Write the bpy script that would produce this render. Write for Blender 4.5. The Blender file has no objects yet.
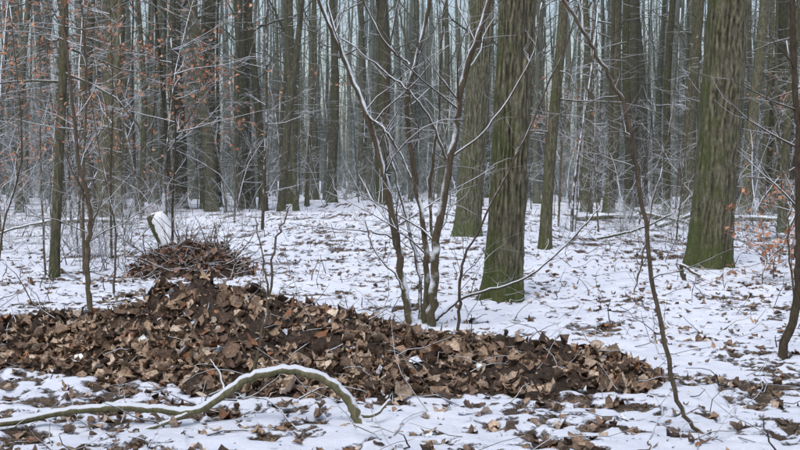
import bpy, math, numpy as np
from mathutils import Vector, Matrix
R = np.random.default_rng(11)
scene = bpy.context.scene
COL = scene.collection

# ------------------------------------------------------------- noise / terrain
LAT = np.random.default_rng(5).random((256, 256))
def vn(x, y):
    x = np.asarray(x, float); y = np.asarray(y, float)
    xi = np.floor(x).astype(int); yi = np.floor(y).astype(int)
    fx = x - xi; fy = y - yi
    fx = fx*fx*(3-2*fx); fy = fy*fy*(3-2*fy)
    a = LAT[xi & 255, yi & 255]; b = LAT[(xi+1) & 255, yi & 255]
    c = LAT[xi & 255, (yi+1) & 255]; d = LAT[(xi+1) & 255, (yi+1) & 255]
    return (a*(1-fx)+b*fx)*(1-fy) + (c*(1-fx)+d*fx)*fy
def fbm(x, y, o=4):
    s = 0; a = .5; t = 0
    for i in range(o):
        s = s + a*vn(x*2**i+17.3*i, y*2**i+9.1*i); t += a; a *= .55
    return s/t
def sstep(a, b, x):
    t = np.clip((x-a)/(b-a), 0, 1); return t*t*(3-2*t)

PX = [-6.0, -4.5, -3.6, -3.0, -2.2, -1.75, -1.45, -1.0, -.5, 0, .5, 1.0, 1.45, 1.72]
PHt = [0.0, .05, .09, .13, .25, .39, .45, .37, .29, .22, .18, .16, .11, 0.0]
def pile(x, y):
    x = np.asarray(x, float); y = np.asarray(y, float)
    h = np.interp(x, PX, PHt)
    ridge = np.interp(x, [-5, -1.5, 0, 1.2, 1.8], [7.9, 7.6, 7.25, 6.75, 6.6])
    front = np.interp(x, [-5, -3, -2.2, -1.4, -.5, 0, .5, 1.0, 1.4, 1.72], [.6, .75, .95, 1.3, 1.5, 1.35, .95, .7, .5, .15])
    back = np.interp(x, [-5, -1.5, 0, 1.2, 1.72], [.8, 1.1, .9, .6, .15])
    rag = np.interp(x, [-1, .6, 1.7], [.5, .9, 1.3])
    front = front*(1-rag/2+rag*fbm(x*2.6+3, y*1.6, 3)); back = back*(1-rag/2+rag*fbm(x*2.2+33, y*1.4, 3))
    w = np.where(y < ridge, front, back)+.01
    t = np.clip(np.abs(y-ridge)/w, 0, 1)
    prof = (1-t**1.7)
    lump = .45+1.0*fbm(x*2.8+8, y*2.8+2, 4)
    return np.clip(h*prof*lump, 0, 2)
def snowcov(x, y):
    n = fbm(x*1.1+40, y*1.1+12, 3)*.28 + fbm(x*4.5, y*4.5, 3)*.36 + fbm(x*15+5, y*15, 2)*.36
    n = .5+(n-.5)*1.55
    near = np.interp(y, [0, 5.2, 6.5, 8, 11, 30], [.04, .04, .03, .06, .085, .075])
    ph = pile(x, y)
    return n + near - np.clip(ph*6, 0, .6)
def ground(x, y):
    x = np.asarray(x, float); y = np.asarray(y, float)
    g = (fbm(x*.25, y*.25, 2)-.5)*.16 + (fbm(x*1.6, y*1.6, 3)-.5)*.07
    g = g*sstep(3, 8, y)
    s = sstep(.40, .56, snowcov(x, y))
    return g + s*.022 + (fbm(x*9, y*9, 2)-.5)*.035
def surf(x, y): return ground(x, y)+pile(x, y)
def gz(x, y): return float(surf(np.array([x]), np.array([y]))[0])

# ------------------------------------------------------------- mesh builder
class MB:
    def __init__(s): s.v = []; s.f = []; s.n = 0
    def tube(s, pts, rad, k=6, cap=True, lobes=None):
        pts = np.asarray(pts, float); rad = np.asarray(rad, float); n = len(pts)
        t = np.gradient(pts, axis=0); t /= (np.linalg.norm(t, axis=1)[:, None]+1e-9)
        m = t.mean(0); ref = np.eye(3)[int(np.argmin(np.abs(m)))]
        u = np.cross(t, ref); u /= (np.linalg.norm(u, axis=1)[:, None]+1e-9)
        w = np.cross(t, u)
        a = np.arange(k)*2*math.pi/k
        rr = rad[:, None]*np.ones((n, k)) if lobes is None else lobes(pts, rad, a)
        V = pts[:, None, :]+rr[:, :, None]*(np.cos(a)[None, :, None]*u[:, None, :]+np.sin(a)[None, :, None]*w[:, None, :])
        b = s.n; s.v.append(V.reshape(-1, 3)); s.n += n*k
        i = np.arange(n-1)[:, None]*k; j = np.arange(k)[None, :]; j2 = (j+1) % k
        q = np.stack([b+i+j, b+i+j2, b+i+k+j2, b+i+k+j], -1).reshape(-1, 4)
        s.f.extend(q.tolist())
        if cap:
            s.f.append([b+x for x in range(k)])
            s.f.append([b+(n-1)*k+x for x in range(k)])
    def mesh(s, name, mat, smooth=True):
        me = bpy.data.meshes.new(name)
        me.from_pydata(np.concatenate(s.v).tolist(), [], s.f)
        me.materials.append(mat)
        if smooth: me.polygons.foreach_set('use_smooth', [len(p.vertices) == 4 or not smooth == 2 for p in me.polygons])
        me.update(); return me

def add(name, me, parent=None, loc=(0, 0, 0), color=(0, 0, 0, 1), rot=0, scale=1, tilt=None):
    o = bpy.data.objects.new(name, me); COL.objects.link(o)
    o.location = loc; o.rotation_euler = (tilt[0], tilt[1], rot) if tilt is not None else (0, 0, rot)
    o.scale = (scale,)*3; o.color = color
    if parent: o.parent = parent
    return o
def empty(name):
    o = bpy.data.objects.new(name, None); COL.objects.link(o); return o

def wander(p, d, L, n, rng, wob=.12, up=0.):
    pts = [np.array(p, float)]; d = np.array(d, float); d /= np.linalg.norm(d)
    for i in range(n):
        d = d+rng.normal(0, wob, 3)+np.array([0, 0, up]); d /= np.linalg.norm(d)
        pts.append(pts[-1]+d*L/n)
    return np.array(pts)
def outdir(d, rng, ang):
    d = d/np.linalg.norm(d); r = rng.normal(0, 1, 3); r -= r.dot(d)*d; r /= np.linalg.norm(r)
    return d*math.cos(ang)+r*math.sin(ang)
def branch(B, p, d, L, r, lev, rng, kids=5, up=.03, wob=.12, k=5, tips=None):
    n = 5 if lev > 0 else 3
    pts = wander(p, d, L, n, rng, wob, up)
    B.tube(pts, np.linspace(r, r*.3, n+1), k, cap=False)
    if tips is not None and lev <= 1: tips.extend(pts[1:].tolist())
    if lev > 0:
        for i in range(kids):
            t = rng.uniform(.2, .98)*n; a = int(t); f = t-a; a = min(a, n-1)
            q = pts[a]*(1-f)+pts[a+1]*f; dd = pts[a+1]-pts[a]
            branch(B, q, outdir(dd, rng, rng.uniform(.45, 1.0)), L*rng.uniform(.3, .6), r*.5*(1-.4*t/n), lev-1, rng,
                   kids, up, wob*1.2, max(3, k-1), tips)

def catmull(P, m=6):
    P = np.asarray(P, float); Q = np.vstack([2*P[0]-P[1], P, 2*P[-1]-P[-2]]); out = []
    for i in range(1, len(Q)-2):
        for j in range(m):
            t = j/m
            out.append(.5*((2*Q[i])+(-Q[i-1]+Q[i+1])*t+(2*Q[i-1]-5*Q[i]+4*Q[i+1]-Q[i+2])*t*t+(-Q[i-1]+3*Q[i]-3*Q[i+1]+Q[i+2])*t**3))
    out.append(Q[-2]); return np.array(out)

# ------------------------------------------------------------- materials
def newmat(name, rough=.9):
    m = bpy.data.materials.new(name); m.use_nodes = True
    nt = m.node_tree; b = nt.nodes['Principled BSDF']; b.inputs['Roughness'].default_value = rough
    b.inputs['Specular IOR Level'].default_value = .2
    return m, nt, b
def N(nt, t, **kw):
    n = nt.nodes.new(t)
    for k, v in kw.items():
        if k.startswith('_'): n.inputs[k[1:].replace('_', ' ')].default_value = v
        else: setattr(n, k, v)
    return n
def ramp(nt, src, stops, interp='LINEAR'):
    r = nt.nodes.new('ShaderNodeValToRGB'); r.color_ramp.interpolation = interp
    e = r.color_ramp.elements
    while len(e) > 1: e.remove(e[-1])
    e[0].position = stops[0][0]; e[0].color = (*stops[0][1], 1)
    for p, c in stops[1:]:
        x = e.new(p); x.color = (*c, 1)
    nt.links.new(src, r.inputs[0]); return r
def mixc(nt, f, a, b):
    m = nt.nodes.new('ShaderNodeMix'); m.data_type = 'RGBA'
    for s, v in ((m.inputs[0], f), (m.inputs[6], a), (m.inputs[7], b)):
        if isinstance(v, (int, float)): s.default_value = v
        elif isinstance(v, tuple): s.default_value = (*v, 1)
        else: nt.links.new(v, s)
    return m.outputs[2]
def math_(nt, op, a, b=0., c=None, clamp=False):
    m = nt.nodes.new('ShaderNodeMath'); m.operation = op; m.use_clamp = clamp
    for i, v in enumerate((a, b, c)):
        if v is None: continue
        if isinstance(v, (int, float)): m.inputs[i].default_value = v
        else: nt.links.new(v, m.inputs[i])
    return m.outputs[0]

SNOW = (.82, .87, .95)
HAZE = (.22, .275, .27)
def bark(name, dark, light, snow_lo=.45, snow_amt=1., scale=1., moss=(.068, .088, .024), furrow=False):
    """object colour: R = aerial greying of far trunks, G = moss amount"""
    m, nt, b = newmat(name); L = nt.links.new
    tc = N(nt, 'ShaderNodeTexCoord'); mp = N(nt, 'ShaderNodeMapping'); mp.inputs['Scale'].default_value = (1, 1, .22)
    L(tc.outputs['Object'], mp.inputs[0])
    n1 = N(nt, 'ShaderNodeTexNoise', _Scale=30*scale, _Detail=7, _Roughness=.75); L(mp.outputs[0], n1.inputs['Vector'])
    n2 = N(nt, 'ShaderNodeTexNoise', _Scale=3.2, _Detail=6, _Roughness=.72); L(tc.outputs['Object'], n2.inputs['Vector'])
    n3 = N(nt, 'ShaderNodeTexNoise', _Scale=45, _Detail=4); L(tc.outputs['Object'], n3.inputs['Vector'])
    c = ramp(nt, n1.outputs[0], [(.34, dark), (.48, tuple((x+y)/2.3 for x, y in zip(dark, light))), (.64, light)]).outputs[0]
    geo = N(nt, 'ShaderNodeNewGeometry')
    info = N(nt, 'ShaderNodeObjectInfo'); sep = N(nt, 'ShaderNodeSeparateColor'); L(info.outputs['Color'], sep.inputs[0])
    if furrow:      # base colour darker in the fissures of the modelled bark, paler on its ridges
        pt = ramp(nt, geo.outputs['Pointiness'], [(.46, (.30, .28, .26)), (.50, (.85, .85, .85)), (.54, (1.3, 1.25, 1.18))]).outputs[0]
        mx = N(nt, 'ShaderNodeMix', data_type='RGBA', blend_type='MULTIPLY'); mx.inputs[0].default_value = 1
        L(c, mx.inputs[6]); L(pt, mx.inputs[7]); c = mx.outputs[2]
    else:           # individual trees differ in tone
        rv = ramp(nt, info.outputs['Random'], [(0, (.55, .52, .5)), (.5, (.95, .93, .9)), (1, (1.25, 1.22, 1.12))]).outputs[0]
        mx = N(nt, 'ShaderNodeMix', data_type='RGBA', blend_type='MULTIPLY'); mx.inputs[0].default_value = 1
        L(c, mx.inputs[6]); L(rv, mx.inputs[7]); c = mx.outputs[2]
    sx = N(nt, 'ShaderNodeSeparateXYZ'); L(tc.outputs['Object'], sx.inputs[0])
    sn = N(nt, 'ShaderNodeSeparateXYZ'); L(geo.outputs['Normal'], sn.inputs[0])
    low = math_(nt, 'MULTIPLY_ADD', sx.outputs[2], -.35, .24)            # more moss at the foot
    low = math_(nt, 'MAXIMUM', low, 0.)
    mm = math_(nt, 'ADD', n2.outputs[0], low)
    mm = math_(nt, 'MULTIPLY_ADD', sn.outputs[0], -.11, mm)              # and on the damp west side
    mm = math_(nt, 'MULTIPLY_ADD', mm, 5., -2.55, clamp=True)
    mm = math_(nt, 'MULTIPLY', mm, sep.outputs[1])
    mossc = mixc(nt, n3.outputs[0], tuple(x*.35 for x in moss), tuple(x*1.8 for x in moss))
    c = mixc(nt, mm, c, mossc)
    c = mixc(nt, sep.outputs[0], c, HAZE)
    nn = math_(nt, 'MULTIPLY_ADD', n2.outputs[0], .9, -.45)
    s = math_(nt, 'ADD', sn.outputs[2], nn)
    s = math_(nt, 'MULTIPLY_ADD', s, 6., -6.*snow_lo, clamp=True)
    s = math_(nt, 'MULTIPLY', s, snow_amt)
    c = mixc(nt, s, c, SNOW)
    L(c, b.inputs['Base Color'])
    bp = N(nt, 'ShaderNodeBump', _Strength=1., _Distance=.04/scale); L(n1.outputs[0], bp.inputs['Height']); L(bp.outputs[0], b.inputs['Normal'])
    return m
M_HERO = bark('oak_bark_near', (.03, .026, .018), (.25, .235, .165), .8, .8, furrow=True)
M_OAK = bark('oak_bark', (.032, .03, .022), (.18, .17, .12), .70, .9)
M_TWIG = bark('twig_bark', (.05, .04, .03), (.15, .12, .085), .10, 1., 2.)
M_SAP = bark('sapling_bark', (.06, .045, .036), (.19, .15, .115), .36, .95, 2.)
M_DEAD = bark('dead_wood_bark', (.10, .095, .06), (.27, .25, .16), .22, 1., 2.)

def leafmat(name, base_rough=.75):
    m, nt, b = newmat(name, base_rough); L = nt.links.new
    at = N(nt, 'ShaderNodeAttribute', attribute_name='col')
    tc = N(nt, 'ShaderNodeTexCoord')
    n = N(nt, 'ShaderNodeTexNoise', _Scale=70, _Detail=5, _Roughness=.65); L(tc.outputs['Object'], n.inputs['Vector'])
    v = ramp(nt, n.outputs[0], [(.32, (.42, .40, .38)), (.5, (.95, .95, .95)), (.68, (1.45, 1.42, 1.38))]).outputs[0]
    mx = N(nt, 'ShaderNodeMix', data_type='RGBA', blend_type='MULTIPLY'); mx.inputs[0].default_value = 1
    L(at.outputs['Color'], mx.inputs[6]); L(v, mx.inputs[7]); L(mx.outputs[2], b.inputs['Base Color'])
    bp = N(nt, 'ShaderNodeBump', _Strength=.7, _Distance=.012); L(n.outputs[0], bp.inputs['Height']); L(bp.outputs[0], b.inputs['Normal'])
    return m
M_LEAF = leafmat('dead_leaf', .55)

def ground_mat():
    m, nt, b = newmat('snow_and_litter', .85); L = nt.links.new
    at = N(nt, 'ShaderNodeAttribute', attribute_name='snow')
    tc = N(nt, 'ShaderNodeTexCoord')
    n = N(nt, 'ShaderNodeTexNoise', _Scale=16, _Detail=8, _Roughness=.78); L(tc.outputs['Object'], n.inputs['Vector'])
    v = N(nt, 'ShaderNodeTexVoronoi', _Scale=17, _Randomness=1.); L(tc.outputs['Object'], v.inputs['Vector'])
    sc = N(nt, 'ShaderNodeSeparateColor'); L(v.outputs['Color'], sc.inputs[0])
    lit = ramp(nt, sc.outputs[0], [(0, (.06, .042, .03)), (.35, (.12, .085, .058)), (.65, (.19, .135, .095)), (1, (.30, .23, .17))]).outputs[0]
    n4 = N(nt, 'ShaderNodeTexNoise', _Scale=70, _Detail=5); L(tc.outputs['Object'], n4.inputs['Vector'])
    lit = mixc(nt, ramp(nt, n4.outputs[0], [(.4, (0, 0, 0)), (.62, (1, 1, 1))]).outputs[0], lit, (.05, .038, .028))
    f = math_(nt, 'MULTIPLY_ADD', n.outputs[0], .66, -.33)
    f = math_(nt, 'ADD', at.outputs['Fac'], f)
    f2 = math_(nt, 'MULTIPLY_ADD', f, 18., -7.9, clamp=True)
    n5 = N(nt, 'ShaderNodeTexNoise', _Scale=3, _Detail=6, _Roughness=.7); L(tc.outputs['Object'], n5.inputs['Vector'])
    snow = mixc(nt, n5.outputs[0], (.68, .74, .88), (.90, .92, .98))
    c = mixc(nt, f2, lit, snow)
    L(c, b.inputs['Base Color'])
    h = math_(nt, 'ADD', n.outputs[0], math_(nt, 'MULTIPLY', f2, .6))
    bp = N(nt, 'ShaderNodeBump', _Strength=.9, _Distance=.025); L(h, bp.inputs['Height']); L(bp.outputs[0], b.inputs['Normal'])
    return m
M_GROUND = ground_mat()
def soil_mat():
    m, nt, b = newmat('humus_soil', .8); L = nt.links.new
    tc = N(nt, 'ShaderNodeTexCoord')
    n = N(nt, 'ShaderNodeTexNoise', _Scale=26, _Detail=9, _Roughness=.8); L(tc.outputs['Object'], n.inputs['Vector'])
    c = ramp(nt, n.outputs[0], [(.32, (.025, .017, .013)), (.5, (.09, .063, .047)), (.68, (.23, .17, .13))]).outputs[0]
    L(c, b.inputs['Base Color'])
    bp = N(nt, 'ShaderNodeBump', _Strength=1., _Distance=.06); L(n.outputs[0], bp.inputs['Height']); L(bp.outputs[0], b.inputs['Normal'])
    return m
M_SOIL = soil_mat()

# ------------------------------------------------------------- ground
def graded(lo, flo, fhi, hi, step):
    mid = list(np.arange(flo, fhi, step)); s = step; a = fhi; up = []
    while a < hi: up.append(a); s *= 1.055; a += s
    s = step; a = flo; dn = []
    while a > lo: s *= 1.055; a -= s; dn.append(a)
    return np.array(dn[::-1]+mid+up)
xs = graded(-260, -5, 6, 260, .033); ys = graded(-30, 4.4, 14, 420, .033)
X, Y = np.meshgrid(xs, ys); Z = ground(X, Y)
nx, ny = len(xs), len(ys)
V = np.stack([X, Y, Z], -1).reshape(-1, 3)
i = (np.arange(ny-1)[:, None]*nx+np.arange(nx-1)[None, :]).reshape(-1)
F = np.stack([i, i+1, i+nx+1, i+nx], -1)
def fastmesh(name, V, F, mat, smooth=True):
    me = bpy.data.meshes.new(name); k = F.shape[1]
    me.vertices.add(len(V)); me.vertices.foreach_set('co', V.astype(np.float32).ravel())
    me.loops.add(F.size); me.loops.foreach_set('vertex_index', F.astype(np.int32).ravel())
    me.polygons.add(len(F)); me.polygons.foreach_set('loop_start', np.arange(0, F.size, k, dtype=np.int32))
    me.polygons.foreach_set('loop_total', np.full(len(F), k, dtype=np.int32))
    me.materials.append(mat); me.update(calc_edges=True)
    if smooth: me.polygons.foreach_set('use_smooth', np.ones(len(F), bool))
    me.validate(); return me
me = fastmesh('ground', V, F, M_GROUND)
a = me.attributes.new('snow', 'FLOAT', 'POINT'); a.data.foreach_set('value', snowcov(X, Y).astype(np.float32).ravel())
add('ground', me)

# ------------------------------------------------------------- leaves
PAL = np.array([(.24, .165, .115), (.33, .235, .165), (.155, .105, .075), (.43, .33, .25), (.29, .14, .075), (.09, .06, .045), (.52, .43, .35), (.20, .135, .10), (.68, .74, .84)])
PR = np.array([.2, .19, .15, .125, .05, .11, .07, .09, .015])
def leaves_mesh(name, P, S, tilt, rng, pal=PAL, slope=None, probs=None, wid=.30):
    n = len(P)
    base = np.array([[-.5, 0, 0], [.5, 0, 0], [-.22, 1, 0], [-.22, -1, 0], [.18, 1, 0], [.18, -1, 0], [-.2, 0, 0], [.2, 0, 0], [.36, .55, 0], [.36, -.55, 0]])
    T = np.repeat(base[None], n, 0)
    w = rng.uniform(wid*.55, wid*1.25, n)[:, None]
    T[:, :, 1] *= w*rng.uniform(.5, 1.3, (n, 10))
    T[:, :, 0] += rng.normal(0, .05, (n, 10))
    fold = rng.uniform(-.7, 1.6, n)[:, None]; curl = rng.uniform(-2.2, 2.4, n)[:, None]
    T[:, :, 2] = np.abs(T[:, :, 1])*fold + (T[:, :, 0]**2)*curl + rng.normal(0, .06, (n, 10))
    T *= np.asarray(S)[:, None, None]
    yaw = rng.uniform(0, 2*math.pi, n); c, s = np.cos(yaw), np.sin(yaw)
    x = T[:, :, 0]*c[:, None]-T[:, :, 1]*s[:, None]; y = T[:, :, 0]*s[:, None]+T[:, :, 1]*c[:, None]; z = T[:, :, 2]
    T = np.stack([x, y, z], -1)
    nrm = rng.normal(0, 1, (n, 3))*np.asarray(tilt).reshape(-1, 1); nrm[:, 2] = 1
    if slope is not None: nrm[:, :2] += slope
    nrm /= np.linalg.norm(nrm, axis=1)[:, None]
    ux = np.cross(np.tile([0, 1., 0], (n, 1)), nrm); ux /= np.linalg.norm(ux, axis=1)[:, None]
    uy = np.cross(nrm, ux)
    T = T[:, :, :1]*ux[:, None]+T[:, :, 1:2]*uy[:, None]+T[:, :, 2:]*nrm[:, None]
    T += np.asarray(P)[:, None]
    tri = np.array([[0, 3, 6], [0, 6, 2], [6, 3, 5], [6, 5, 7], [6, 7, 4], [6, 4, 2], [7, 5, 9], [7, 8, 4], [7, 9, 1], [7, 1, 8]])
    Fc = (tri[None]+np.arange(n)[:, None, None]*10).reshape(-1, 3)
    me = fastmesh(name, T.reshape(-1, 3), Fc, M_LEAF, smooth=False)
    col = pal[rng.choice(len(pal), n, p=probs)]*rng.uniform(.6, 1.25, (n, 1))
    cc = np.ones((n, 10, 4), np.float32); cc[:, :, :3] = np.minimum(col, .85)[:, None]
    at = me.attributes.new('col', 'FLOAT_COLOR', 'POINT'); at.data.foreach_set('color', cc.ravel())
    return me

lp = empty('leaf_pile')
px_ = np.arange(-6.2, 1.95, .025); py_ = np.arange(5.3, 9.2, .025)
A, Bq = np.meshgrid(px_, py_); PH = pile(A, Bq)
Zp = ground(A, Bq)-.03 + PH*1.0 + (fbm(A*12, Bq*12, 4)-.5)*.13*sstep(0, .08, PH) + np.where(PH > .01, .03, -.05)
nx2 = len(px_); i = (np.arange(len(py_)-1)[:, None]*nx2+np.arange(nx2-1)[None]).reshape(-1)
add('soil_mound', fastmesh('soil_mound', np.stack([A, Bq, Zp], -1).reshape(-1, 3), np.stack([i, i+1, i+nx2+1, i+nx2], -1), M_SOIL), lp)
n = 150000
lx = R.uniform(-6, 1.85, n); ly = R.uniform(5.2, 9., n); ph = pile(lx, ly)
clump = fbm(lx*2.1+5, ly*2.1+77, 3)
keep = (ph > .010) & (R.random(n) < np.clip((clump-.40)*3.2, .10, .62))
lx, ly, ph = lx[keep], ly[keep], ph[keep]
e = .05
slope = np.stack([-(pile(lx+e, ly)-pile(lx-e, ly))/(2*e), -(pile(lx, ly+e)-pile(lx, ly-e))/(2*e)], -1)
slope = np.clip(slope, -1.5, 1.5)
u = R.random(len(lx))
sz = np.where(u < .5, R.uniform(.018, .045, len(lx)), R.uniform(.045, .125, len(lx)))
lz = surf(lx, ly)+R.uniform(-.012, .028, len(lx))+(fbm(lx*12, ly*12, 4)-.5)*.10
add('leaves', leaves_mesh('leaves', np.stack([lx, ly, lz], -1), sz, R.uniform(.15, 1.2, len(lx)), R, slope=slope, probs=PR), lp)
B = MB()
for k in range(120):
    x, y = R.uniform(-3.5, 1.5), R.uniform(5.8, 8.2)
    if pile(x, y) < .03: continue
    z = gz(x, y)
    B.tube(wander((x, y, z), (R.normal(), R.normal(), .3), R.uniform(.1, .4), 4, R, .25, -.05), np.linspace(.004, .002, 5), 4)
add('sticks', B.mesh('sticks', M_SAP), lp)

# litter over the snow
n = 130000
ly = 4.4+R.random(n)**1.5*32; lx = R.uniform(-1, 1, n)*(2.6+ly*.52)
sc_ = snowcov(lx, ly); cl = fbm(lx*.8+9, ly*.8, 3)
pk = np.clip((.58-sc_)*3.0, .085, 1)*np.clip((cl-.3)*3, .15, 1)*np.interp(ly, [5, 8, 12], [.6, .8, 1.1])
keep = (R.random(n) < pk) & (pile(lx, ly) < .03)
lx, ly = lx[keep], ly[keep]
lz = ground(lx, ly)+R.uniform(-.008, .015, len(lx))
add('leaf_litter', leaves_mesh('leaf_litter', np.stack([lx, ly, lz], -1), R.uniform(.03, .09, len(lx)), R.uniform(.05, .5, len(lx)), R, probs=PR))

B = MB()
for k in range(3800):
    y = 4.5+R.random()**1.2*36; x = R.uniform(-1, 1)*(2.6+y*.5)
    z = gz(x, y)
    if k % 4 or y < 8: d = (R.normal(), R.normal(), R.uniform(-.05, .10)); L_ = R.uniform(.12, .7)
    else: d = (R.normal()*.4, R.normal()*.4, 1); L_ = R.uniform(.08, .4)
    r = R.uniform(.0018, .0045)*(1+y/20)
    B.tube(wander((x, y, z+.004), d, L_, 5, R, .25), np.linspace(r, r*.4, 6), 4, cap=False)
add('fallen_twigs', B.mesh('fallen_twigs', M_SAP))

# ------------------------------------------------------------- trees
def trunk_lobes(seed, flare=.55, fh=.28, nl=5, amp=.03):
    rg = np.random.default_rng(seed); ph = rg.uniform(0, 6.28); ph2 = rg.uniform(0, 6.28)
    def f(pts, rad, a):
        z = pts[:, 2]-pts[0, 2]
        fl = flare*np.exp(-z/fh)[:, None]*(.65+.55*np.cos(nl*a+ph)+.25*np.cos(3*a+ph2))[None]
        A, Zz = np.meshgrid(a, z)
        q = A*4.6+seed+.35*fbm(A*2, Zz*2.5, 2)*4
        n = 1-np.abs(vn(q, Zz*2.4+seed)-.5)*2
        n = n**1.6 + .4*np.abs(vn(A*12+3, Zz*9)-.5)*2
        broad = (fbm(A*1.3+seed*3, Zz*.8, 2)-.5)
        wrap = 1-np.exp(-np.minimum(A, 2*math.pi-A)*6)
        return rad[:, None]*(1+fl)+wrap*(amp*(n-.7)+broad*.05)
    return f
def tree(name, base, lean, r, H=20, seed=0, low=3, hero=False, crown=6, lowmin=2.0, ck=4, lk=5):
    rg = np.random.default_rng(seed); B = MB()
    if hero:
        zs = np.concatenate([np.arange(-.15, 5.5, .03), np.linspace(5.5, H, 18)])
    else: zs = np.concatenate([[-.15, 0, .15, .4, .8], np.linspace(1.5, H, 14)])
    t = np.clip(zs/H, 0, 1)
    sway = .10*np.sin(zs*.45+seed)*np.clip(zs/4, 0, 1)*(.4 if hero else 1.3)
    pts = np.stack([lean[0]*zs+sway, lean[1]*zs+sway*.6, zs], -1)
    rad = r*(1-.80*t**1.15)
    if hero: B.tube(pts, rad, 110, lobes=trunk_lobes(seed, .46))
    else:
        rad = rad*(1+.35*np.exp(-np.clip(zs, 0, 9)/.3)); B.tube(pts, rad, 12)
    def at(z):
        return np.array([np.interp(z, zs, pts[:, 0]), np.interp(z, zs, pts[:, 1]), z])
    for i in range(crown):
        z = H*(.42+.55*i/crown); az = rg.uniform(0, 6.28)
        branch(B, at(z), (math.cos(az), math.sin(az), rg.uniform(.4, 1.1)), H*rg.uniform(.14, .26), r*.35*(1.1-z/H), 2, rg, ck, .06, .14)
    for i in range(low):
        z = rg.uniform(lowmin, H*.45); az = rg.uniform(0, 6.28)
        branch(B, at(z), (math.cos(az), math.sin(az), rg.uniform(-.15, .5)), rg.uniform(.8, 2.6), .018, 1, rg, lk, .0, .16, 4)
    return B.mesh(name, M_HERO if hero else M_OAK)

def put_tree(x, y, r, lean, seed, **kw):
    haze = kw.pop('haze', 0); moss = kw.pop('moss', .7)
    me = tree('oak_tree', (x, y), lean, r, seed=seed, **kw)
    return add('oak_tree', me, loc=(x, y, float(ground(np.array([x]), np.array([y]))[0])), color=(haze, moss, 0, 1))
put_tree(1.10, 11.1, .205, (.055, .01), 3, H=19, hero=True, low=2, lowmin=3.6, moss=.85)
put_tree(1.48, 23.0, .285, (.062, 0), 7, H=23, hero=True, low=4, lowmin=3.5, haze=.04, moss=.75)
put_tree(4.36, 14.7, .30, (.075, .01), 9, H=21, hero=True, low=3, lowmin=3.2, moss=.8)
MID = [ # x, y, r, lean x, haze
 (2.62, 18.8, .105, .045, .0), (-4.56, 13.7, .062, .02, .0),
 (-9.6, 45, .38, .01, .04), (-8.4, 47, .34, -.01, .05), (-12.5, 42, .27, .0, .03), (-.75, 50, .36, -.02, .05), (-3.4, 52, .25, .01, .06),
 (-5.3, 50, .30, .015, .03), (-5.1, 62, .22, 0, .15), (-8.4, 56, .2, -.02, .12), (-12.2, 52, .2, .02, .12), (-15.8, 48, .22, .03, .08), (2.2, 56, .2, .03, .12),
 (7.1, 40, .16, .0, .03), (7.6, 38, .20, .05, .02), (9.0, 41, .17, -.01, .03), (9.2, 36, .14, .02, .02), (9.4, 34, .22, .03, .02),
 (10.6, 32, .2, .06, .02), (3.6, 48, .2, .01, .08), (4.6, 43, .15, -.03, .05), (6.0, 60, .3, .01, .15), (-17, 38, .2, -.03, .05), (-14.6, 40, .14, .04, .05),
 (8.8, 24, .10, .05, .0), (13.5, 37, .3, 0, .05), (15, 31, .25, .02, .04), (-19, 44, .3, 0, .08), (.9, 66, .3, 0, .15), (-6.6, 58, .12, .03, .08), (-2.0, 58, .14, -.03, .08), (-4.2, 47, .10, .04, .04)]
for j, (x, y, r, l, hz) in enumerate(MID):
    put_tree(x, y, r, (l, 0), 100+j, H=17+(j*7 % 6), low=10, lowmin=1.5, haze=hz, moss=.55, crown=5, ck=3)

# ---- distant mass of trees (shared meshes)
T = []
for k in range(10):
    T.append(tree('distant_tree_mesh', None, (R.normal(0, .03), R.normal(0, .03)), [.06, .08, .11, .14, .18, .2, .24, .30, .10, .07][k],
                  H=R.uniform(15, 22), seed=300+k, low=13, lowmin=1.0, crown=5, ck=3, lk=5))
dt = empty('distant_trees')
cnt = 0; heroes = [(a[0], a[1]) for a in MID]+[(1.1, 11.1), (1.48, 23), (4.36, 14.7)]
while cnt < 1100:
    y = math.sqrt(R.uniform(34**2, 135**2)); x = R.uniform(-1, 1)*(6+y*.50)
    if y < 50 and abs(x-y*.05) < y*.14: continue
    if fbm(x*.12+4, y*.12, 2) < .36+.25*R.random()-.08: continue          # clumps and gaps
    if min((x-a)**2+(y-b)**2 for a, b in heroes) < 1.5: continue
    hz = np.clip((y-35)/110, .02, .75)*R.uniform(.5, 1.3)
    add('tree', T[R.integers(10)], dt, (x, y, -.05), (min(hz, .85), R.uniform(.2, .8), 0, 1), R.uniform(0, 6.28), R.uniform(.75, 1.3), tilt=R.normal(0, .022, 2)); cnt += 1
for k in range(26):    # the same wood goes on beside and behind the camera
    az = R.uniform(.6, 5.68); rr = R.uniform(14, 42)
    add('tree', T[R.integers(10)], dt, (math.sin(az)*rr, math.cos(az)*rr, -.05), (.1, .6, 0, 1), R.uniform(0, 6.28), 1)

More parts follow.
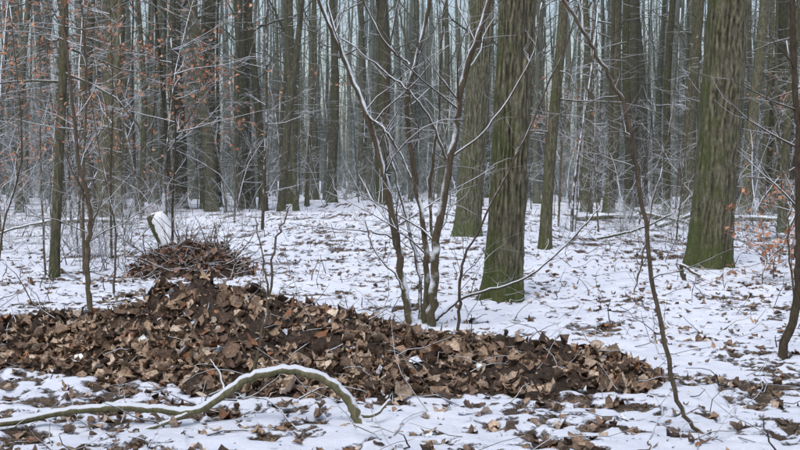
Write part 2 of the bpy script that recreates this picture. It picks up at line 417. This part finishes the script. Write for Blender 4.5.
# ---- undergrowth
def bush(seed, n, h, r, spread, kids=5):
    rg = np.random.default_rng(seed); B = MB()
    for i in range(n):
        az = rg.uniform(0, 6.28); s = rg.uniform(.05, spread)
        branch(B, (rg.normal(0, .15), rg.normal(0, .15), -.03), (math.cos(az)*s, math.sin(az)*s, 1), h*rg.uniform(.5, 1.1), r*rg.uniform(.6, 1.2), 2, rg, kids, .0, .15, 4)
    return B.mesh('bush_mesh', M_TWIG)
def pole(seed, H, r, nb):
    rg = np.random.default_rng(seed); B = MB()
    P = wander((0, 0, -.05), (rg.normal(0, .05), rg.normal(0, .05), 1), H, 9, rg, .045, .03)
    B.tube(P, np.linspace(r, r*.25, 10), 6, cap=False)
    for i in range(nb):
        t = rg.uniform(.12, .95)*9; a = min(int(t), 8); q = P[a]+(P[a+1]-P[a])*(t-a); az = rg.uniform(0, 6.28)
        branch(B, q, (math.cos(az), math.sin(az), rg.uniform(0, .8)), rg.uniform(.5, 1.7)*(1.1-t/12), r*.28, 1, rg, 5, 0, .15, 4)
    return B.mesh('pole_mesh', M_TWIG)
BU = [bush(500+k, [3, 5, 3, 7, 4, 6][k], [2.6, 1.4, 4., 1.0, 3.2, 1.8][k], [.014, .009, .02, .008, .016, .01][k], [.5, 1., .35, 1.4, .6, 1.1][k]) for k in range(6)]
BU += [pole(540+k, [6, 8, 5, 9][k], [.028, .04, .022, .05][k], [16, 18, 14, 18][k]) for k in range(4)]
ug = empty('undergrowth')
def putb(x, y, k, hz, s=1):
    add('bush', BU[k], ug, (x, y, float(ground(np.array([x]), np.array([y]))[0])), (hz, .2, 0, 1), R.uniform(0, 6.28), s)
for k in range(430):
    y = math.sqrt(R.uniform(26**2, 90**2)); x = R.uniform(-1, 1)*(4+y*.47)
    if y < 42 and abs(x-y*.03) < y*.15: continue
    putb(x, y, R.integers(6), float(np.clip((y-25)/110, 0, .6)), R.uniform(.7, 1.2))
for k in range(300):
    y = math.sqrt(R.uniform(24**2, 80**2)); x = R.uniform(-1, 1)*(4+y*.45)
    if y < 45 and abs(x+y*.02) < y*.11: continue
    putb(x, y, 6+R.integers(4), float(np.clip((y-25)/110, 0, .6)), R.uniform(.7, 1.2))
for k in range(42):      # left brake
    y = R.uniform(14, 27); x = -y*R.uniform(.262, .46); putb(x, y, R.choice([0, 1, 3, 5, 3, 6, 8]), .0, R.uniform(.6, 1.05))
for k in range(62):      # right side brash
    y = R.uniform(19, 33); x = y*R.uniform(.12, .46); putb(x, y, R.choice([1, 3, 5, 3, 8, 3]), .0, R.uniform(.5, .8))
for k in range(16):
    y = R.uniform(21, 30); x = y*R.uniform(-.27, -.13); putb(x, y, R.choice([3, 5, 3]), .0, R.uniform(.5, .8))

# ------------------------------------------------------------- saplings and shrubs
def stem(B, P, r0, r1, k=8, tips=None, twigs=0, tl=.5, seed=0, tr=.35, lev=1, jit=.006, lump=.05):
    rg = np.random.default_rng(seed); C = catmull(P, 7)
    C[1:-1] += rg.normal(0, jit, C[1:-1].shape)
    n = len(C); rad = np.linspace(r0, r1, n)*(1+rg.normal(0, lump, n)); B.tube(C, rad, k)
    for i in range(twigs):
        a = rg.integers(int(n*.2), n-1); d = outdir(C[a+1]-C[a], rg, rg.uniform(.5, 1.2))
        branch(B, C[a], d, tl*rg.uniform(.5, 1.4), rad[a]*tr, lev, rg, 4, .01, .16, 5, tips)

B = MB()
g0 = gz(.18, 9.0)
stem(B, [(.10, 9.0, 0), (.03, 9.0, .4), (-.04, 9, .81), (-.15, 9.02, 1.41), (-.30, 9.02, 1.89), (-.475, 9.05, 2.32), (-.65, 9.05, 2.73), (-.9, 9.1, 3.5), (-1.0, 9.1, 4.4)], .036, .012, 10, None, 14, .8, 1)
stem(B, [(.22, 9.05, 0), (.235, 9.05, .4), (.21, 9.05, .85), (.10, 9.1, 1.54), (.07, 9.1, 2.06), (.22, 9.1, 2.67), (.3, 9.1, 3.6), (.25, 9.2, 4.6)], .030, .012, 10, None, 14, .8, 2)
stem(B, [(.26, 8.95, 0), (.29, 8.95, .4), (.33, 8.95, .85), (.45, 8.95, 1.54), (.54, 8.95, 2.15), (.73, 8.9, 2.73), (.95, 8.9, 3.6), (1.05, 8.9, 4.6)], .042, .014, 10, None, 14, .9, 3)
stem(B, [(.18, 9.1, 0), (.16, 9.2, .5), (.02, 9.3, 1.1), (-.12, 9.4, 1.7), (-.1, 9.4, 2.4), (.05, 9.4, 3.2)], .018, .007, 8, None, 9, .7, 4)
stem(B, [(.24, 9.1, 0), (.3, 9.15, .5), (.27, 9.2, 1.2), (.34, 9.2, 1.9), (.38, 9.2, 2.7), (.5, 9.2, 3.4)], .017, .007, 8, None, 9, .7, 5)
stem(B, [(-.04, 9, .80), (-.3, 8.95, .86), (-.6, 8.9, .88), (-.95, 8.9, .93)], .010, .004, 6, None, 5, .3, 6)
stem(B, [(-.28, 9, 1.85), (-.12, 8.95, 1.72), (.02, 8.95, 1.5), (.1, 8.9, 1.3)], .013, .007, 6, None, 3, .3, 7)
stem(B, [(.42, 8.95, 1.45), (.2, 8.9, 1.9), (-.1, 8.9, 2.2), (-.5, 8.9, 2.5)], .013, .005, 6, None, 5, .4, 8)
stem(B, [(.05, 9.0, .25), (-.02, 8.95, .45), (-.22, 8.9, .70), (-.3, 8.9, .98)], .010, .005, 6, None, 3, .4, 9)
stem(B, [(.45, 8.95, 1.5), (.75, 8.9, 1.75), (1.1, 8.9, 2.3), (1.2, 8.9, 2.8)], .011, .005, 6, None, 5, .4, 10)
stem(B, [(.08, 9.1, 2.3), (-.1, 9.0, 2.45), (-.3, 9.0, 2.8), (-.4, 9, 3.2)], .012, .006, 6, None, 4, .4, 11)
o = add('hazel_shrub', B.mesh('hazel_shrub', M_TWIG), loc=(0, 0, g0-.03), color=(0, .25, 0, 1))

def sap(name, P, r0, r1, twigs, tl, seed, mat=M_SAP, extra=(), moss=.15):
    B = MB(); stem(B, P, r0, r1, 8, None, twigs, tl, seed)
    for (Q, a, b, tw) in extra: stem(B, Q, a, b, 6, None, tw, tl*.6, seed+50)
    z = gz(P[0][0], P[0][1])
    return add(name, B.mesh(name, mat), loc=(0, 0, z-.02), color=(0, moss, 0, 1))
sap('sapling', [(1.54, 5.2, 0), (1.40, 5.2, .19), (1.275, 5.2, .74), (1.2, 5.2, 1.24), (1.125, 5.2, 1.64), (1.0, 5.2, 1.89), (.86, 5.2, 2.12), (.6, 5.3, 2.6)], .0125, .008, 9, .45, 21)
sap('sapling', [(.45, 8.1, 0), (.47, 8.1, .4), (.5, 8.1, .66), (.78, 8.1, 1.2), (1.24, 8.2, 2.2), (1.6, 8.3, 3.2)], .013, .005, 8, .5, 22)
z6 = gz(-.9, 6.0)
sap('sapling', [(-.90, 6, 0), (-.82, 6, .31-z6), (-.76, 6, .6-z6), (-.72, 6, .94-z6), (-.63, 6, 1.17-z6)], .012, .004, 6, .22, 23, extra=[([(-.76, 6, .62-z6), (-.78, 6, .8-z6), (-.84, 6, 1.1-z6)], .007, .003, 3)])
sap('sapling', [(-2.80, 9.4, 0), (-2.83, 9.4, .5), (-2.80, 9.4, 1.0), (-2.90, 9.4, 1.55), (-3.0, 9.4, 2.63), (-3.1, 9.4, 3.6)], .026, .010, 10, .7, 24, moss=.3)
sap('sapling', [(2.78, 7.57, 0), (2.90, 7.57, .5), (2.90, 7.57, .8), (2.90, 7.57, 1.14), (2.86, 7.57, 2.0), (2.8, 7.6, 3.2)], .036, .020, 7, .6, 25)
sap('sapling', [(2.60, 11.6, 0), (2.72, 11.6, .5), (2.8, 11.6, 1.0), (3.0, 11.6, 1.9), (3.1, 11.6, 3.2)], .012, .005, 8, .6, 26, M_TWIG)
sap('sapling', [(-3.05, 11, 0), (-3.0, 11, .7), (-3.15, 11, 1.5), (-3.3, 11, 2.6), (-3.2, 11, 3.5)], .013, .005, 10, .8, 27, M_TWIG)
sap('sapling', [(4.2, 11.0, 0), (4.1, 11, .8), (4.25, 11, 1.6), (4.3, 11, 3)], .012, .004, 10, .7, 28, M_TWIG)
sap('sapling', [(3.9, 9.5, 0), (3.7, 9.5, .6), (3.75, 9.5, 1.2), (3.5, 9.5, 2.6)], .011, .004, 8, .6, 32, M_TWIG)
sap('sapling', [(-4.1, 10.5, 0), (-4.0, 10.5, .8), (-3.8, 10.5, 1.6), (-3.9, 10.5, 3)], .014, .005, 10, .8, 33, M_TWIG)
sap('sapling', [(3.62, 13.2, 0), (3.55, 13.1, .25), (3.75, 13.0, .1)], .03, .015, 2, .3, 30)
B = MB(); stem(B, [(.40, 9.3, .10), (.64, 9.4, .25), (1.09, 9.5, .36), (1.46, 9.6, .62), (1.82, 9.7, .98), (1.9, 9.8, 1.08)], .016, .005, 8, None, 6, .35, 31)
stem(B, [(.2, 9.2, -.01), (.3, 9.25, .03), (.40, 9.3, .10)], .018, .016, 8)
add('broken_branch', B.mesh('broken_branch', M_SAP), loc=(0, 0, gz(.4, 9.3)), color=(0, .1, 0, 1))

# foreground branch
B = MB()
stem(B, [(-2.6, 5.2, .0), (-2.04, 5.25, .03), (-1.76, 5.3, .07), (-1.50, 5.3, .10), (-1.29, 5.3, .095), (-1.06, 5.3, .08), (-.9, 5.3, .17), (-.76, 5.3, .26), (-.57, 5.3, .295), (-.39, 5.3, .25), (-.27, 5.3, .15), (-.21, 5.3, .03), (-.1, 5.28, -.02)], .021, .028, 14, None, 0, jit=.003, lump=.045)
stem(B, [(-.23, 5.3, .06), (-.13, 5.32, .06), (-.05, 5.35, .13)], .014, .008, 8, jit=.002)
stem(B, [(-1.06, 5.3, .08), (-1.2, 5.25, .03), (-1.35, 5.2, -.01)], .014, .010, 8, jit=.002)
stem(B, [(-.9, 5.3, .17), (-.93, 5.35, .26), (-.99, 5.4, .33)], .007, .003, 6, jit=.002)
add('fallen_branch', B.mesh('fallen_branch', M_DEAD), loc=(0, 0, gz(-1., 5.3)-.01), color=(0, .3, 0, 1))

# ---- beech saplings with retained rust leaves
RUST = np.array([(.46, .21, .12), (.55, .28, .17), (.36, .16, .085), (.50, .33, .23)])
def beech(x, y, H, seed, nb, nl, lsz, lo=.25, r=.02, blen=.9, sway=(0, 0)):
    rg = np.random.default_rng(seed); B = MB(); tips = []
    root = empty('beech_sapling'); root.location = (x, y, gz(x, y))
    P = [(0, 0, -.02), (sway[0]*.3, 0, H*.3), (sway[0]*.6+.05, 0, H*.6), (sway[0], sway[1], H)]
    C = catmull(P, 8); B.tube(C, np.linspace(r, .006, len(C)), 7)
    for i in range(nb):
        a = rg.integers(int(len(C)*lo), len(C)-1); az = rg.uniform(0, 6.28)
        branch(B, C[a], (math.cos(az), math.sin(az), .25), blen*rg.uniform(.5, 1.4), .008, 2, rg, 4, .0, .12, 4, tips)
    add('stem_and_twigs', B.mesh('beech_twigs', M_TWIG), root, color=(0, .2, 0, 1))
    tips = np.array(tips); tips = tips[rg.permutation(len(tips))[:nl]]
    tips = np.repeat(tips, 2, 0); m = len(tips); sel = tips+rg.normal(0, .045, (m, 3))
    add('leaves', leaves_mesh('beech_leaves', sel, rg.uniform(lsz*.6, lsz*1.1, m), rg.uniform(.3, 1.5, m), rg, pal=RUST, wid=.28), root)
beech(-4.9, 11.5, 3.6, 41, 14, 110, .06, .45)
beech(-3.8, 12.5, 3.8, 42, 13, 130, .06, .5)
beech(-6.0, 14, 4.2, 43, 14, 150, .07, .35, blen=1.2)
beech(-3.1, 14.2, 3.2, 44, 13, 240, .07, .6, blen=1.1)
beech(-4.3, 15.5, 4.4, 50, 13, 130, .07, .5, blen=1.3)
beech(-7.8, 20, 5.0, 45, 16, 320, .085, .15, blen=1.5)
beech(-6.4, 24, 4.5, 51, 13, 200, .09, .2, blen=1.5)
beech(4.75, 13.2, .75, 46, 8, 60, .085, .3, r=.008, blen=.45)
beech(5.2, 13.8, 1.1, 47, 8, 50, .085, .3, r=.008, blen=.5)
beech(4.4, 12.6, .5, 52, 6, 30, .08, .3, r=.007, blen=.35)
beech(7.5, 19, 3.2, 48, 10, 90, .085, .3, blen=1)
beech(2.9, 21, 4.5, 49, 10, 60, .085, .5, blen=1)

# ---- snow-covered leaning stump
def snow_only():
    m, nt, b = newmat('snow', .7); L = nt.links.new
    tc = N(nt, 'ShaderNodeTexCoord'); n = N(nt, 'ShaderNodeTexNoise', _Scale=12, _Detail=7, _Roughness=.7); L(tc.outputs['Object'], n.inputs['Vector'])
    L(ramp(nt, n.outputs[0], [(.3, (.34, .30, .22)), (.38, (.78, .82, .88)), (.6, (.94, .95, .98))]).outputs[0], b.inputs['Base Color'])
    bp = N(nt, 'ShaderNodeBump', _Strength=.6, _Distance=.03); L(n.outputs[0], bp.inputs['Height']); L(bp.outputs[0], b.inputs['Normal'])
    return m
M_SNOW = snow_only()
st = empty('tree_stump'); st.location = (-3.50, 15.6, gz(-3.50, 15.6))
def rough(pts, rad, a):
    A_, Z_ = np.meshgrid(a, pts[:, 2]); return rad[:, None]*(1+.22*(fbm(np.cos(A_)*2+5, Z_*9+np.sin(A_)*2, 3)-.5))
s_ = np.linspace(0, 1, 22); C = np.stack([np.interp(s_, [0, 1], [.22, -.17]), 0*s_, np.interp(s_, [0, 1], [-.08, .80])], -1)
B = MB(); B.tube(C, np.interp(s_, [0, .15, 1], [.20, .155, .145]), 28, lobes=rough)
add('trunk_stub', B.mesh('trunk_stub', M_OAK, 2), st, color=(0, .5, 0, 1))
C2 = C[3:]+np.array([.035, -.045, 0]); C2[-1, 2] += .03; B = MB(); n_ = len(C2)
B.tube(C2, np.interp(np.linspace(0, 1, n_), [0, .1, .93, 1], [.07, .125, .13, .085]), 24, lobes=rough)
add('snow_cap', B.mesh('snow_cap', M_SNOW, 1), st)

# ---- brush pile
bpile = empty('brush_pile'); bx, by = -2.78, 14.0; bpile.location = (bx, by, gz(bx, by)-.03)
gx = np.arange(-1.1, 1.11, .04); gy = np.arange(-.8, .81, .04); A, Bq = np.meshgrid(gx, gy)
hh = .32*np.clip(1-np.abs(A/.85)**2.4-(Bq/.6)**2, -.2, 1)*(.1+1.6*fbm(A*4+3, Bq*4, 4)); nn_ = len(gx)
i = (np.arange(len(gy)-1)[:, None]*nn_+np.arange(nn_-1)[None]).reshape(-1)
add('mound', fastmesh('mound', np.stack([A, Bq, hh], -1).reshape(-1, 3), np.stack([i, i+1, i+nn_+1, i+nn_], -1), M_SOIL), bpile)
B = MB()
for k in range(300):
    a, b_ = R.normal(0, .38), R.normal(0, .26); h = .33*max(0, 1-a*a-(b_/.7)**2)
    r = R.uniform(.004, .013); B.tube(wander((a, b_, h*.7), (R.normal(), R.normal()*.6, R.uniform(-.1, .9)), R.uniform(.25, .7), 5, R, .2), np.linspace(r, r*.4, 6), 5)
for k in range(14):
    a, b_ = R.normal(0, .4), R.normal(0, .2)
    branch(B, (a, b_, .1), (R.normal(), R.normal()*.5, R.uniform(.2, .9)), R.uniform(.5, 1.0), R.uniform(.010, .018), 1, R, 5, 0, .15, 5)
add('sticks', B.mesh('sticks', M_SAP), bpile, color=(0, 0, 0, 1))
n = 1500; a = R.normal(0, .38, n); b_ = R.normal(0, .26, n); h = .28*np.clip(1-np.abs(a)**2.4-(b_/.7)**2, 0, 1)
BR = np.array([(.30, .17, .12), (.20, .115, .08), (.38, .25, .18), (.11, .07, .05)])
add('leaves', leaves_mesh('brush_leaves', np.stack([a, b_, h*(.4+1.2*R.random(n))], -1), R.uniform(.05, .12, n), R.uniform(.2, 1.2, n), R, pal=BR), bpile)

# ---- fallen logs in the middle distance
def log(P, r, seed, tw=4, tl=1.0):
    B = MB(); stem(B, P, r, r*.6, 12, None, tw, tl, seed, .25, 2)
    add('fallen_log', B.mesh('fallen_log', M_DEAD), color=(.05, .3, 0, 1))
log([(5.2, 31, .10), (6.5, 31.5, .15), (8.2, 32, .08)], .11, 61, 8)
log([(6.4, 26, .1), (7.3, 26.3, .35), (8.6, 27, .6)], .08, 62, 12, 1.4)
log([(8.0, 29, .12), (9.6, 28.5, .2), (11.5, 28, .12)], .11, 63, 8)
log([(5.6, 24.5, .5), (6.6, 25, .3), (7.4, 25.4, .08)], .05, 64, 12, 1.3)
log([(-9.5, 27, .1), (-8.3, 27.4, .2), (-7.2, 28, .1)], .09, 65, 8)
log([(4.0, 21, .08), (4.6, 20.2, .3), (5.1, 19.6, .62)], .03, 66, 12)
log([(-7.2, 17, .05), (-6.6, 17.2, .4), (-5.8, 17.3, .6)], .03, 67, 12)
log([(5.6, 15.5, .0), (5.9, 15.6, .7), (6.3, 15.7, 1.4), (6.9, 15.8, 1.7)], .025, 68, 6)

# ------------------------------------------------------------- light
w = bpy.data.worlds.new('World'); scene.world = w; w.use_nodes = True; nt = w.node_tree
bg = nt.nodes['Background']; sky = nt.nodes.new('ShaderNodeTexSky'); sky.sky_type = 'NISHITA'; sky.sun_disc = False
sky.sun_elevation = math.radians(58); sky.sun_rotation = math.radians(200); sky.dust_density = 3; sky.air_density = 1.2
hs = nt.nodes.new('ShaderNodeHueSaturation'); hs.inputs['Saturation'].default_value = .80; hs.inputs['Value'].default_value = 1.15
nt.links.new(sky.outputs[0], hs.inputs['Color']); nt.links.new(hs.outputs[0], bg.inputs[0]); bg.inputs[1].default_value = .15
sun = bpy.data.lights.new('sun', 'SUN'); sun.energy = 1.5; sun.angle = math.radians(25); sun.color = (1, .985, .965)
so = bpy.data.objects.new('sun', sun); COL.objects.link(so)
az = math.radians(200); el = math.radians(58)
d = Vector((math.sin(az)*math.cos(el), math.cos(az)*math.cos(el), math.sin(el)))
so.rotation_euler = d.to_track_quat('Z', 'Y').to_euler()

# ------------------------------------------------------------- camera
cam = bpy.data.cameras.new('camera'); co = bpy.data.objects.new('camera', cam); COL.objects.link(co)
co.location = (0, 0, 1.3); cam.sensor_width = 36; cam.lens = 36*1042/800
co.rotation_euler = (math.radians(90)-math.atan(47/1042), 0, 0); cam.clip_end = 1000; cam.clip_start = .05
scene.camera = co
scene.view_settings.view_transform = 'Standard'; scene.view_settings.look = 'None'; scene.view_settings.exposure = 0
